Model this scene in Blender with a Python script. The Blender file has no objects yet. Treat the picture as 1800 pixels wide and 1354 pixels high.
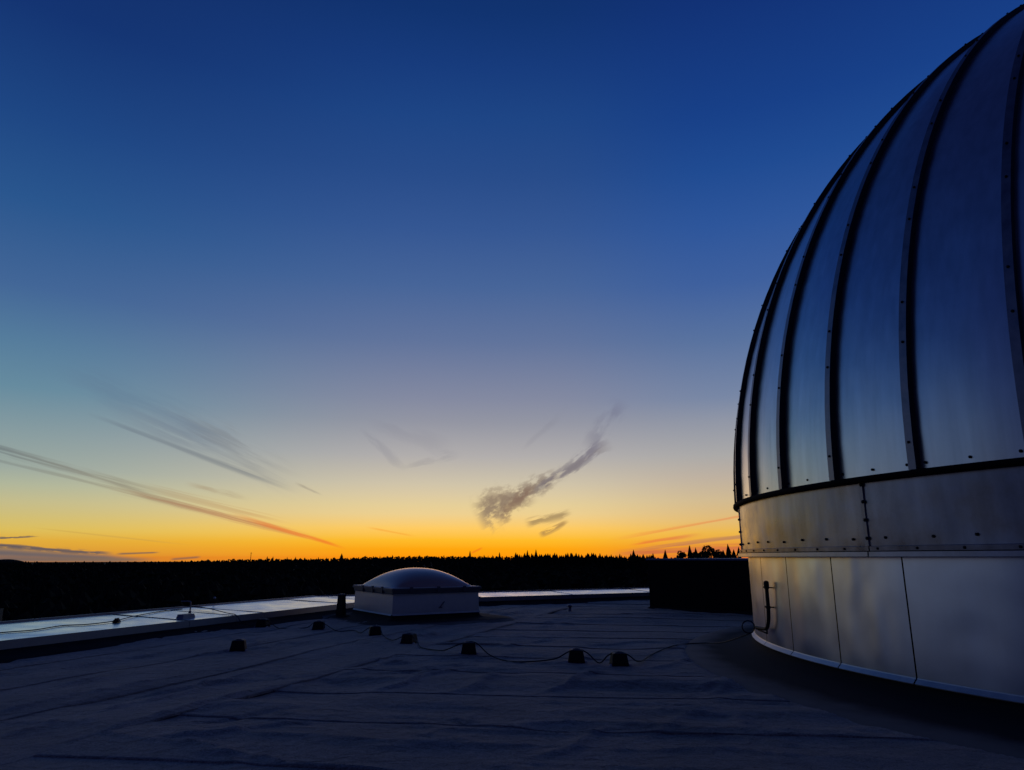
import bpy, math, random
import numpy as np
from mathutils import Vector, Matrix
rnd = random.Random(7)
R = math.radians
sc = bpy.context.scene
COL = sc.collection

# ------------------------------------------------------------------ camera
EYE = 1.5
cam_data = bpy.data.cameras.new('camera')
cam_data.sensor_width = 36.0
cam_data.lens = 36.0 * 1240.0 / 1800.0
cam_data.clip_start = 0.05
cam_data.clip_end = 40000.0
cam = bpy.data.objects.new('camera', cam_data)
COL.objects.link(cam)
cam.location = (0, 0, EYE)
cam.rotation_euler = (R(90 + 13.688), 0, 0)
sc.camera = cam

# ------------------------------------------------------------------ world: clear sky some twenty minutes after sunset
def lin(c):
    return tuple(((v / 255) / 12.92 if v / 255 <= 0.04045 else ((v / 255 + 0.055) / 1.055) ** 2.4) for v in c)

world = bpy.data.worlds.new('World')
sc.world = world
world.use_nodes = True
WT = world.node_tree
WT.nodes.clear()
def wn(t, **kw):
    n = WT.nodes.new(t)
    for k, v in kw.items():
        setattr(n, k, v)
    return n
def wl(a, b):
    WT.links.new(a, b)
def wm(op, a, b=None, c=None, clamp=False):
    n = wn('ShaderNodeMath', operation=op, use_clamp=clamp)
    for i, v in enumerate((a, b, c)):
        if v is None:
            continue
        if isinstance(v, (int, float)):
            n.inputs[i].default_value = v
        else:
            wl(v, n.inputs[i])
    return n.outputs[0]
def wsmooth(v, a, b):
    n = wn('ShaderNodeMapRange', interpolation_type='SMOOTHSTEP')
    wl(v, n.inputs[0])
    n.inputs[1].default_value, n.inputs[2].default_value = a, b
    return n.outputs[0]
def wmix(f, a, b):
    n = wn('ShaderNodeMix', data_type='RGBA')
    if isinstance(f, (int, float)):
        n.inputs[0].default_value = f
    else:
        wl(f, n.inputs[0])
    for i, v in ((6, a), (7, b)):
        if isinstance(v, tuple):
            n.inputs[i].default_value = (*v, 1)
        else:
            wl(v, n.inputs[i])
    return n.outputs[2]
tc = wn('ShaderNodeTexCoord')
sep = wn('ShaderNodeSeparateXYZ')
wl(tc.outputs['Generated'], sep.inputs[0])
DX, DY, DZ = sep.outputs
elev = wm('MULTIPLY', wm('ARCSINE', DZ), 180 / math.pi)
azim = wm('MULTIPLY', wm('ARCTAN2', DX, DY), 180 / math.pi)
aazm = wm('ABSOLUTE', azim)
# position on the ramps: square root of elevation / 90, so the bands near the horizon get their share
rpos = wm('SQRT', wm('MAXIMUM', wm('DIVIDE', elev, 90.0), 0.0))
def ramp(stops):
    n = wn('ShaderNodeValToRGB')
    cr = n.color_ramp
    cr.interpolation = 'LINEAR'
    stops = sorted(stops)
    while len(cr.elements) < len(stops):
        cr.elements.new(0.5)
    for e, (el, c) in zip(cr.elements, stops):
        e.position = math.sqrt(el / 90.0)
        e.color = (*lin(c), 1)
    wl(rpos, n.inputs[0])
    return n.outputs[0]
UP = [(60, (14, 28, 70)), (90, (15, 20, 54))]
c_mid = ramp([(0, (255, 146, 8)), (.6, (255, 166, 14)), (1.3, (255, 188, 42)), (2.2, (255, 203, 98)), (3.3, (238, 208, 144)), (4.0, (230, 207, 153)),
              (4.8, (220, 202, 163)), (5.7, (208, 196, 170)), (7.9, (178, 174, 173)), (10.6, (148, 150, 163)), (12.5, (132, 138, 161)),
              (17.1, (97, 116, 156)), (21.6, (71, 101, 153)), (26, (53, 87, 147)), (30.2, (40, 76, 138)), (34.3, (30, 69, 133)),
              (38, (23, 59, 124)), (41.5, (17, 51, 112))] + UP)
c_left = ramp([(0, (206, 130, 50)), (1.05, (224, 172, 62)), (1.75, (220, 190, 92)), (2.5, (209, 190, 115)), (3.6, (195, 188, 140)), (4.7, (176, 182, 155)),
               (5.8, (156, 169, 160)), (8.1, (135, 156, 160)), (11.1, (102, 139, 159)), (14.2, (85, 124, 156)), (17.9, (66, 102, 151)),
               (23.4, (42, 86, 142)), (28.7, (30, 70, 131)), (35.2, (20, 52, 114))] + UP)
c_right = ramp([(0, (226, 120, 48)), (.8, (234, 152, 50)), (1.8, (238, 184, 76)), (2.7, (227, 187, 116)), (4.3, (209, 186, 146)), (6.0, (190, 176, 160)),
                (7.7, (171, 169, 168)), (10.4, (144, 150, 166)), (12.2, (120, 135, 165)), (16.7, (88, 114, 159)), (21.0, (62, 96, 158)),
                (25.3, (46, 86, 155)), (29.4, (32, 75, 146)), (33.4, (24, 64, 136)), (40.8, (18, 50, 118))] + UP)
c_side = ramp([(0, (128, 108, 104)), (2, (130, 124, 124)), (5, (124, 136, 146)), (9, (106, 130, 154)), (14, (74, 108, 150)), (20, (48, 84, 138)), (32, (22, 52, 110))] + UP)
c_back = ramp([(0, (26, 26, 44)), (4, (36, 38, 66)), (9, (32, 40, 80)), (16, (30, 36, 82)), (30, (24, 30, 76))] + UP)
sky = wmix(wsmooth(azim, -6.0, -38.0), c_mid, c_left)
sky = wmix(wsmooth(azim, 2.0, 18.0), sky, c_right)
sky = wmix(wsmooth(aazm, 38.0, 68.0), sky, c_side)
sky = wmix(wsmooth(aazm, 70.0, 112.0), sky, c_back)

# high cloud: placed by compass direction and height over the northern horizon (u = east/north, v = up/north)
dyp = wm('MAXIMUM', DY, 0.05)
U = wm('DIVIDE', DX, dyp)
V = wm('DIVIDE', DZ, dyp)
front = wsmooth(DY, 0.3, 0.4)
_cp, _sp = math.cos(R(13.688)), math.sin(R(13.688))
def uv(x, y):                                   # bearing and height of a cloud, read off a 1800 px wide print
    a, b = (x - 900) / 1240.0, (677 - y) / 1240.0
    Y = _cp - b * _sp
    return a / Y, (_sp + b * _cp) / Y
def streak(p0, p1, w0, w1, dens, color, nscale=(2, 26), thresh=(0.35, 0.7), warp=0.15, seed=0.0, color2=None, bias=0.0, ends=(0.12, 0.12), detail=6):
    """cloud stretched from p0 to p1 (print pixels), half widths w0..w1 px"""
    global sky, U, V
    (u0, v0), (u1, v1) = uv(*p0), uv(*p1)
    L = math.hypot(u1 - u0, v1 - v0)
    cu, cv = (u1 - u0) / L, (v1 - v0) / L
    du, dv = wm('SUBTRACT', U, u0), wm('SUBTRACT', V, v0)
    s = wm('DIVIDE', wm('ADD', wm('MULTIPLY', du, cu), wm('MULTIPLY', dv, cv)), L)
    t = wm('SUBTRACT', wm('MULTIPLY', dv, cu), wm('MULTIPLY', du, cv))
    comb = wn('ShaderNodeCombineXYZ')
    wl(wm('MULTIPLY', s, L), comb.inputs[0]); wl(t, comb.inputs[1]); comb.inputs[2].default_value = seed
    # domain warp
    nz = wn('ShaderNodeTexNoise'); nz.inputs['Scale'].default_value = 9.0; nz.inputs['Detail'].default_value = 3.0
    wl(comb.outputs[0], nz.inputs['Vector'])
    off = wm('MULTIPLY', wm('SUBTRACT', nz.outputs['Fac'], 0.5), warp)
    k = 1 / 1240.0
    wid = wm('ADD', wm('MULTIPLY', s, (w1 - w0) * k), w0 * k)
    wid = wm('MAXIMUM', wid, 0.5 * k)
    tt = wm('ADD', wm('DIVIDE', t, wid), wm('MULTIPLY', off, 8.0))
    prof = wsmooth(wm('ABSOLUTE', wm('ADD', tt, bias)), 1.0, 0.0)
    e0 = wsmooth(s, 0.0, ends[0]); e1 = wsmooth(s, 1.0, 1.0 - ends[1])
    comb2 = wn('ShaderNodeCombineXYZ')
    wl(wm('MULTIPLY', s, L * nscale[0]), comb2.inputs[0])
    wl(wm('ADD', wm('MULTIPLY', t, nscale[1]), wm('MULTIPLY', off, 2.0)), comb2.inputs[1]); comb2.inputs[2].default_value = seed * 3.1
    n2 = wn('ShaderNodeTexNoise'); n2.inputs['Scale'].default_value = 4.0; n2.inputs['Detail'].default_value = detail; n2.inputs['Roughness'].default_value = 0.6
    wl(comb2.outputs[0], n2.inputs['Vector'])
    tex = wsmooth(wm('ADD', n2.outputs['Fac'], wm('MULTIPLY', wm('SUBTRACT', prof, 0.6), 0.25)), *thresh)
    a = wm('MULTIPLY', wm('MULTIPLY', wm('MULTIPLY', prof, tex), wm('MULTIPLY', e0, e1)), wm('MULTIPLY', front, dens), clamp=True)
    col = lin(color) if color2 is None else wmix(wm('ADD', s, 0.0, clamp=True), lin(color), lin(color2))
    sky = wmix(a, sky, col)
    # each cloud waits for the one before it (keeps the shader's working memory small)
    U = wm('MULTIPLY_ADD', a, 1e-9, U)
    V = wm('MULTIPLY_ADD', a, 1e-9, V)
base_sky = sky
def background(c):
    n = wn('ShaderNodeBackground')
    n.inputs['Strength'].default_value = 1.0
    wl(c, n.inputs['Color'])
    return n.outputs[0]
U0, V0 = U, V
# --- clouds left of the skylight
streak((-80, 768), (330, 884), 17, 14, 0.85, (98, 116, 126), (1.6, 60), (0.36, 0.66), 0.06, 1.1, (156, 144, 116), ends=(.02, .3))
streak((-60, 795), (420, 912), 10, 11, 0.5, (116, 130, 132), (1.2, 60), (0.4, 0.6), 0.05, 1.9, (164, 144, 104), ends=(.02, .3))
streak((150, 846), (570, 951), 11, 11, 0.85, (146, 138, 116), (1.6, 90), (0.4, 0.64), 0.06, 2.3, (206, 128, 72), ends=(.3, .25))
streak((220, 848), (520, 922), 19, 10, 0.45, (160, 150, 124), (1.2, 70), (0.44, 0.6), 0.05, 2.9, (206, 150, 84), ends=(.3, .3))
streak((390, 898), (614, 966), 9, 6, 0.8, (214, 138, 78), (2.5, 80), (0.38, 0.60), 0.08, 3.7, (246, 112, 32), ends=(.4, .2), detail=8)
streak((140, 722), (530, 868), 6, 12, 0.75, (108, 128, 144), (1.5, 50), (0.34, 0.6), 0.06, 4.1, (142, 140, 134), ends=(.25, .25))
streak((150, 690), (560, 868), 30, 58, 0.46, (106, 124, 144), (2.0, 34), (0.40, 0.68), 0.12, 5.3, (138, 138, 138), ends=(.4, .55), detail=8)
streak((250, 700), (540, 850), 34, 54, 0.5, (110, 124, 138), (2.4, 44), (0.46, 0.66), 0.16, 6.1, (142, 140, 138), ends=(.4, .5), detail=8)
streak((80, 630), (440, 790), 40, 60, 0.3, (92, 114, 142), (1.2, 18), (0.35, 0.7), 0.1, 6.6, ends=(.35, .3))
streak((320, 848), (445, 878), 8, 12, 0.6, (170, 152, 122), (3, 24), (0.36, 0.6), 0.14, 7.7, ends=(.35, .35))
streak((515, 846), (572, 874), 6, 5, 0.6, (160, 150, 132), (3, 24), (0.38, 0.6), 0.14, 8.3, ends=(.35, .35))
streak((40, 926), (350, 960), 2.5, 2.5, 0.4, (196, 156, 76), (1.5, 50), (0.3, 0.55), 0.03, 20.8, ends=(.3, .3))
streak((-160, 964), (240, 984), 24, 8, 0.97, (96, 94, 102), (3, 60), (0.1, 0.40), 0.05, 21.4, (118, 102, 98), ends=(.02, .15), detail=8)
streak((-140, 950), (205, 974), 10, 6, 0.97, (84, 80, 92), (8, 90), (0.42, 0.54), 0.10, 22.4, (106, 92, 90), ends=(.02, .1), detail=8)
streak((-60, 984), (290, 984), 9, 6, 0.92, (104, 96, 98), (3, 60), (0.2, 0.45), 0.03, 23.4, (140, 110, 84), ends=(.02, .2), detail=8)
streak((-60, 948), (74, 943), 5, 2.5, 0.95, (78, 78, 92), (12, 80), (0.42, 0.54), 0.12, 24.4, (120, 100, 84), ends=(.02, .2), detail=8)
streak((200, 974), (284, 971), 3, 2.2, 0.9, (124, 98, 82), (4, 60), (0.25, 0.45), 0.05, 25.4, ends=(.2, .2))
streak((296, 984), (356, 979), 3.5, 3, 0.85, (140, 100, 76), (3, 60), (0.2, 0.45), 0.03, 26.4, ends=(.2, .2))
bg_left = background(sky)
# --- clouds in the middle
sky, U, V = base_sky, U0, V0
streak((830, 910), (1000, 826), 50, 22, 0.82, (140, 118, 98), (16, 30), (0.40, 0.62), 0.22, 9.2, (128, 114, 108), ends=(.14, .3), detail=6)
streak((836, 894), (950, 872), 36, 32, 0.7, (142, 122, 104), (14, 22), (0.45, 0.64), 0.22, 9.9, ends=(.2, .35), detail=8)
streak((870, 924), (948, 850), 32, 22, 0.8, (132, 106, 90), (16, 24), (0.43, 0.6), 0.22, 9.5, ends=(.25, .3), detail=8)
streak((930, 872), (1070, 764), 12, 32, 0.8, (118, 108, 110), (8, 34), (0.44, 0.60), 0.2, 10.4, (120, 116, 132), ends=(.2, .25), detail=8)
streak((960, 856), (1080, 778), 10, 26, 0.5, (126, 118, 122), (8, 34), (0.48, 0.62), 0.2, 10.9, ends=(.3, .25), detail=8)
streak((1030, 800), (1104, 700), 24, 36, 0.45, (122, 118, 132), (6, 16), (0.42, 0.64), 0.2, 11.5, (108, 112, 140), ends=(.3, .3))
streak((920, 922), (1008, 898), 15, 13, 0.75, (150, 124, 88), (9, 70), (0.42, 0.60), 0.15, 12.4, ends=(.2, .25), detail=8)
streak((945, 942), (1002, 914), 11, 8, 0.75, (158, 122, 78), (9, 70), (0.44, 0.60), 0.15, 13.4, ends=(.2, .25), detail=8)
streak((910, 800), (1000, 712), 8, 14, 0.16, (120, 118, 132), (4, 18), (0.4, 0.62), 0.2, 13.9, ends=(.3, .3))
streak((628, 752), (716, 832), 14, 20, 0.22, (118, 118, 134), (5, 24), (0.42, 0.62), 0.2, 14.4, ends=(.3, .3))
streak((640, 740), (800, 800), 26, 30, 0.16, (122, 122, 138), (3, 14), (0.42, 0.62), 0.2, 14.8, ends=(.3, .3))
streak((700, 824), (816, 796), 12, 18, 0.22, (126, 124, 134), (6, 24), (0.46, 0.62), 0.2, 15.4, ends=(.3, .3))
streak((640, 926), (735, 944), 3, 3, 0.5, (248, 158, 50), (2, 50), (0.3, 0.55), 0.05, 19.8, ends=(.3, .3))
streak((826, 974), (850, 962), 3, 3, 0.6, (240, 110, 30), (3, 50), (0.25, 0.5), 0.05, 20.3, ends=(.3, .3))
bg_mid = background(sky)
# --- red-lit wisps low on the right
sky, U, V = base_sky, U0, V0
streak((1060, 952), (1330, 903), 7, 8, 0.6, (244, 150, 66), (2, 80), (0.42, 0.62), 0.06, 16.4, (226, 132, 84), ends=(.35, .02))
streak((1100, 959), (1245, 938), 7, 6, 0.8, (240, 122, 46), (3, 80), (0.38, 0.60), 0.06, 17.4, (220, 130, 80), ends=(.25, .4))
streak((1070, 974), (1330, 940), 10, 8, 0.65, (206, 118, 72), (2, 90), (0.44, 0.58), 0.06, 18.1, (156, 112, 100), ends=(.3, .05), detail=8)
streak((1060, 974), (1360, 962), 14, 15, 0.75, (196, 98, 68), (2, 80), (0.40, 0.60), 0.06, 19.1, (206, 106, 72), ends=(.3, .02), detail=8)
bg_right = background(sky)
# which patch of sky a ray looks into; everywhere else the sky is clear
def inside(lo_u, hi_u, lo_v, hi_v):
    g = lambda a, b: wm('GREATER_THAN', a, b)
    l = lambda a, b: wm('LESS_THAN', a, b)
    m = wm('MULTIPLY', wm('MULTIPLY', g(U0, lo_u), l(U0, hi_u)), wm('MULTIPLY', g(V0, lo_v), l(V0, hi_v)))
    return wm('MULTIPLY', m, g(DY, 0.4))
us = uv(621, 930)[0]
um = uv(1056, 975)[0]
va = uv(1056, 892)[1]
v_hi, v_lo = uv(900, 560)[1], uv(900, 1000)[1]
m_left = inside(-1.2, us, v_lo, v_hi)
m_right = inside(um, .6, v_lo, va)
m_mid = wm('MULTIPLY', inside(us, uv(1112, 700)[0], v_lo, v_hi), wm('SUBTRACT', 1.0, m_right))
clear = background(wmix(wsmooth(elev, -0.3, -1.5), base_sky, lin((16, 14, 18))))
def mixsh(f, a, b):
    n = wn('ShaderNodeMixShader')
    wl(f, n.inputs[0]); wl(a, n.inputs[1]); wl(b, n.inputs[2])
    return n.outputs[0]
out = mixsh(m_right, mixsh(m_mid, mixsh(m_left, clear, bg_left), bg_mid), bg_right)
wo = wn('ShaderNodeOutputWorld')
wl(out, wo.inputs[0])
world.cycles.sampling_method = 'MANUAL'
world.cycles.sample_map_resolution = 1024

# the last of the sunset glow as one broad, weak, warm lamp on the horizon
sun_d = bpy.data.lights.new('sun', 'SUN')
sun_d.energy = 0.04
sun_d.angle = R(16)
sun_d.color = (1.0, 0.55, 0.22)
sun = bpy.data.objects.new('sun', sun_d)
COL.objects.link(sun)
sun.rotation_euler = (R(-88), 0, R(4))      # shines from the north, two degrees up

sc.view_settings.view_transform = 'Standard'
sc.view_settings.look = 'None'
sc.view_settings.exposure = 0
sc.view_settings.gamma = 1
sc.view_settings.use_curve_mapping = False
sc.render.engine = 'CYCLES'
sc.cycles.max_bounces = 8
sc.cycles.transmission_bounces = 8
sc.cycles.use_denoising = True

# ------------------------------------------------------------------ helpers
def mat(name, base, rough=0.6, metal=0.0, spec=0.5, noise=None, bump=None, sheen=0.0, streaks=None, grain=0.0, fold=None):
    """noise=(scale, amount, rough amount); bump=(scale, strength, distance); streaks=(xy scale, z scale, amount)"""
    m = bpy.data.materials.new(name)
    m.use_nodes = True
    t = m.node_tree
    b = t.nodes['Principled BSDF']
    b.inputs['Base Color'].default_value = (*base, 1)
    b.inputs['Roughness'].default_value = rough
    b.inputs['Metallic'].default_value = metal
    b.inputs['Specular IOR Level'].default_value = spec
    if sheen:
        b.inputs['Sheen Weight'].default_value = sheen
        b.inputs['Sheen Roughness'].default_value = 0.4
    tcn = t.nodes.new('ShaderNodeTexCoord')
    src = tcn.outputs['Object']
    col = None
    def scalec(a, fac_out, lo, hi, prev):
        mr = t.nodes.new('ShaderNodeMapRange')
        t.links.new(fac_out, mr.inputs[0])
        mr.inputs[1].default_value, mr.inputs[2].default_value = 0.3, 0.7
        mr.inputs[3].default_value, mr.inputs[4].default_value = lo, hi
        mx = t.nodes.new('ShaderNodeVectorMath'); mx.operation = 'SCALE'
        if prev is None:
            mx.inputs[0].default_value = base
        else:
            t.links.new(prev, mx.inputs[0])
        t.links.new(mr.outputs[0], mx.inputs['Scale'])
        return mx.outputs[0]
    if noise:
        n = t.nodes.new('ShaderNodeTexNoise'); n.inputs['Scale'].default_value = noise[0]; n.inputs['Detail'].default_value = 6; n.inputs['Roughness'].default_value = 0.65
        t.links.new(src, n.inputs['Vector'])
        col = scalec(0, n.outputs['Fac'], 1 - noise[1], 1 + noise[1], col)
        if noise[2]:
            mr = t.nodes.new('ShaderNodeMapRange'); t.links.new(n.outputs['Fac'], mr.inputs[0])
            mr.inputs[1].default_value, mr.inputs[2].default_value = 0.3, 0.7
            mr.inputs[3].default_value, mr.inputs[4].default_value = rough - noise[2], rough + noise[2]
            t.links.new(mr.outputs[0], b.inputs['Roughness'])
    if grain:
        for gs, ga in ((70, grain), (14, grain * .4)):
            n = t.nodes.new('ShaderNodeTexNoise'); n.inputs['Scale'].default_value = gs; n.inputs['Detail'].default_value = 2
            t.links.new(src, n.inputs['Vector'])
            col = scalec(0, n.outputs['Fac'], 1 - ga, 1 + ga, col)
    if streaks:
        mp = t.nodes.new('ShaderNodeMapping'); mp.inputs['Scale'].default_value = (streaks[0], streaks[0], streaks[1])
        t.links.new(src, mp.inputs[0])
        n = t.nodes.new('ShaderNodeTexNoise'); n.inputs['Scale'].default_value = 1.0; n.inputs['Detail'].default_value = 5
        t.links.new(mp.outputs[0], n.inputs['Vector'])
        col = scalec(0, n.outputs['Fac'], 1 - streaks[2], 1 + streaks[2] * 0.6, col)
    if col is not None:
        t.links.new(col, b.inputs['Base Color'])
    if bump:
        n = t.nodes.new('ShaderNodeTexNoise'); n.inputs['Scale'].default_value = bump[0]; n.inputs['Detail'].default_value = 4
        t.links.new(src, n.inputs['Vector'])
        bp = t.nodes.new('ShaderNodeBump'); bp.inputs['Strength'].default_value = bump[1]; bp.inputs['Distance'].default_value = bump[2]
        t.links.new(n.outputs['Fac'], bp.inputs['Height'])
        if fold:
            n2 = t.nodes.new('ShaderNodeTexNoise'); n2.inputs['Scale'].default_value = fold[0]; n2.inputs['Detail'].default_value = 5; n2.inputs['Distortion'].default_value = .6
            t.links.new(src, n2.inputs['Vector'])
            b2 = t.nodes.new('ShaderNodeBump'); b2.inputs['Strength'].default_value = fold[1]; b2.inputs['Distance'].default_value = fold[2]
            t.links.new(n2.outputs['Fac'], b2.inputs['Height']); t.links.new(b2.outputs[0], bp.inputs['Normal'])
        t.links.new(bp.outputs[0], b.inputs['Normal'])
    return m
M = dict(
    felt=mat('mineral_felt', (0.31, 0.24, 0.185), 0.85, 0, 0.35, (1.1, 0.30, 0.0), (110, 1.0, 0.012), grain=0.5, streaks=(.45, .45, .22), sheen=0.5, fold=(5.5, .9, .06)),
    bitumen=mat('black_bitumen', (0.016, 0.015, 0.017), 0.9, 0, 0.15, (3, 0.3, 0.0), (90, 0.4, 0.004)),
    galv=mat('galvanised_sheet', (0.66, 0.67, 0.72), 0.31, 1, 0.5, (2.2, 0.06, 0.03), None, streaks=(9, 0.7, 0.11)),
    band=mat('weathered_galvanised_sheet', (0.23, 0.235, 0.31), 0.34, 1, 0.5, (3.0, 0.28, 0.08), None, streaks=(7, 1.2, 0.2)),
    cladd=mat('drum_cladding_sheet', (0.62, 0.71, 0.92), 0.30, 1, 0.5, (1.1, 0.06, 0.025), None, streaks=(3, 0.6, 0.06)),
    ribcap=mat('rib_sheet', (0.24, 0.23, 0.27), 0.45, 1, 0.5, (6, 0.25, 0.08)),
    ribside=mat('rib_side_painted_shade', (0.02, 0.02, 0.028), 0.6, 0, 0.3, (6, 0.2, 0.0)),  # rib sides: shade from the dark surroundings painted into the colour
    rubber=mat('black_rubber', (0.006, 0.006, 0.008), 0.9, 0, 0.08, (12, 0.2, 0.0)),
    bolt=mat('rusted_bolt', (0.02, 0.017, 0.017), 0.7, 0, 0.3),
    rail=mat('rail_sheet', (0.30, 0.29, 0.36), 0.38, 1, 0.5, (5, 0.25, 0.05)),
    lip=mat('zinc_drip_strip', (0.66, 0.60, 0.56), 0.5, 1, 0.5, (5, 0.1, 0.05)),
    capm=mat('pale_zinc_capping', (0.95, 0.93, 1.0), 0.25, 1, 0.5, (1.2, 0.10, 0.10), streaks=(1.1, 1.1, 0.18)),
    edge=mat('grey_zinc_edge', (0.17, 0.17, 0.21), 0.5, 1, 0.5, (4, 0.15, 0.05)),
    white=mat('pale_painted_sheet', (0.66, 0.61, 0.56), 0.45, 0.0, 0.5, (6, 0.06, 0.05)),
    frame=mat('dark_grey_frame', (0.10, 0.10, 0.115), 0.6, 0, 0.4, (8, 0.1, 0.0)),
    block=mat('black_plastic', (0.010, 0.010, 0.012), 0.6, 0, 0.25, (10, 0.2, 0.0)),
    pale=mat('pale_plastic_tab', (0.5, 0.5, 0.52), 0.5, 0, 0.4),
    cable=mat('black_cable', (0.008, 0.008, 0.010), 0.6, 0, 0.3),
    penthouse=mat('black_cladding', (0.012, 0.011, 0.013), 0.9, 0, 0.1, (2, 0.2, 0.0), (20, 0.3, 0.004)),
    deck=mat('concrete', (0.08, 0.075, 0.075), 0.9, 0, 0.3, (1, 0.2, 0.0)),
    ground=mat('dark_woodland_floor', (0.022, 0.024, 0.016), 1.0, 0, 0.05, (0.02, 0.4, 0.0)),
    needle=mat('spruce_needles', (0.022, 0.026, 0.018), 1.0, 0, 0.03, (0.5, 0.4, 0.0)),
    leaf=mat('broadleaf_foliage', (0.036, 0.042, 0.022), 1.0, 0, 0.03, (0.8, 0.4, 0.0)),
    bark=mat('bark', (0.035, 0.028, 0.022), 0.95, 0, 0.1, (3, 0.3, 0.0)),
)

def skirt_mat():  # bitumen fading out to felt, with the shade at the foot painted in
    m = M['bitumen'].copy(); m.name = 'bitumen_skirt_painted_shade'
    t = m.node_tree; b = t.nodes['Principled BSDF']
    at_ = t.nodes.new('ShaderNodeAttribute'); at_.attribute_name = 'shade_fade'
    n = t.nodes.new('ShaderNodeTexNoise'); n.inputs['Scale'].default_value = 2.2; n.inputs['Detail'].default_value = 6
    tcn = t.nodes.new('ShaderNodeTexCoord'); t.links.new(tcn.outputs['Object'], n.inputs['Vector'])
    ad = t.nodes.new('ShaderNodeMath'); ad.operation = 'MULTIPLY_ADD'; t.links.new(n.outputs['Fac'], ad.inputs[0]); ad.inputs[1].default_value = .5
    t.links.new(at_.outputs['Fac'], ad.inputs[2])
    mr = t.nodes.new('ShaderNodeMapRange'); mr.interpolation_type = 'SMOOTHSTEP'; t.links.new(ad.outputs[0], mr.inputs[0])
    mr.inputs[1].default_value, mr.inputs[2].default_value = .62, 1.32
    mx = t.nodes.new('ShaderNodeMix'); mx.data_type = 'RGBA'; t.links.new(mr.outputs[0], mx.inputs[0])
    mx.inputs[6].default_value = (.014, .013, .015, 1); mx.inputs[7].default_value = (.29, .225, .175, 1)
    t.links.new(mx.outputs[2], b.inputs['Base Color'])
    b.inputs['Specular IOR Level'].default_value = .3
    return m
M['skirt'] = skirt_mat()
def shade_fade(o, vals):
    a = o.data.attributes.new('shade_fade', 'FLOAT', 'POINT')
    a.data.foreach_set('value', vals)
def mk(name, verts, faces, m=None, parent=None, smooth=False, kind=None):
    me = bpy.data.meshes.new(name)
    me.from_pydata([tuple(map(float, v)) for v in verts], [], faces)
    if m:
        me.materials.append(m)
    if smooth:
        me.polygons.foreach_set('use_smooth', [True] * len(me.polygons))
    me.update()
    o = bpy.data.objects.new(name, me)
    COL.objects.link(o)
    if parent:
        o.parent = parent
    if kind:
        o['kind'] = kind
    return o
def tag(o, label, cat=None, group=None, kind=None):
    o['label'] = label
    if cat: o['category'] = cat
    if group: o['group'] = group
    if kind: o['kind'] = kind
    return o
def thing(name, loc, label, cat, group=None, rz=0):
    o = bpy.data.objects.new(name, None)
    COL.objects.link(o)
    o.location = loc
    o.rotation_euler = (0, 0, rz)
    return tag(o, label, cat, group)
def merge(parts):
    V_, F_ = [], []
    for v, f in parts:
        n = len(V_)
        V_ += list(v)
        F_ += [tuple(i + n for i in q) for q in f]
    return V_, F_
def box(x0, x1, y0, y1, z0, z1):
    v = [(x0, y0, z0), (x1, y0, z0), (x1, y1, z0), (x0, y1, z0), (x0, y0, z1), (x1, y0, z1), (x1, y1, z1), (x0, y1, z1)]
    return v, [(0, 3, 2, 1), (4, 5, 6, 7), (0, 1, 5, 4), (1, 2, 6, 5), (2, 3, 7, 6), (3, 0, 4, 7)]
def frustum(w0, d0, w1, d1, z0, z1):
    a, b, c, d = w0 / 2, d0 / 2, w1 / 2, d1 / 2
    v = [(-a, -b, z0), (a, -b, z0), (a, b, z0), (-a, b, z0), (-c, -d, z1), (c, -d, z1), (c, d, z1), (-c, d, z1)]
    return v, [(0, 3, 2, 1), (4, 5, 6, 7), (0, 1, 5, 4), (1, 2, 6, 5), (2, 3, 7, 6), (3, 0, 4, 7)]
def tube(pts, r, n=8, cap=True):
    pts = [Vector(p) for p in pts]
    V_, F_ = [], []
    for i, p in enumerate(pts):
        t = (pts[min(i + 1, len(pts) - 1)] - pts[max(i - 1, 0)]).normalized()
        a = Vector((0, 0, 1)) if abs(t.z) < 0.9 else Vector((1, 0, 0))
        u = t.cross(a).normalized(); w = u.cross(t)
        rr = r[i] if isinstance(r, (list, tuple)) else r
        for k in range(n):
            q = 2 * math.pi * k / n
            V_.append(tuple(p + (u * math.cos(q) + w * math.sin(q)) * rr))
    for i in range(len(pts) - 1):
        for k in range(n):
            a, b = i * n + k, i * n + (k + 1) % n
            F_.append((a, b, b + n, a + n))
    if cap:
        F_.append(tuple(range(n))[::-1]); F_.append(tuple(range(len(V_) - n, len(V_))))
    return V_, F_
def smooth_path(pts, sub=8):
    P = [Vector(p) for p in pts]
    out = []
    for i in range(len(P) - 1):
        p0, p1, p2, p3 = P[max(i - 1, 0)], P[i], P[i + 1], P[min(i + 2, len(P) - 1)]
        for k in range(sub):
            t = k / sub
            out.append(0.5 * ((2 * p1) + (p2 - p0) * t + (2 * p0 - 5 * p1 + 4 * p2 - p3) * t * t + (3 * p1 - p0 - 3 * p2 + p3) * t ** 3))
    out.append(P[-1])
    return out

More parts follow.
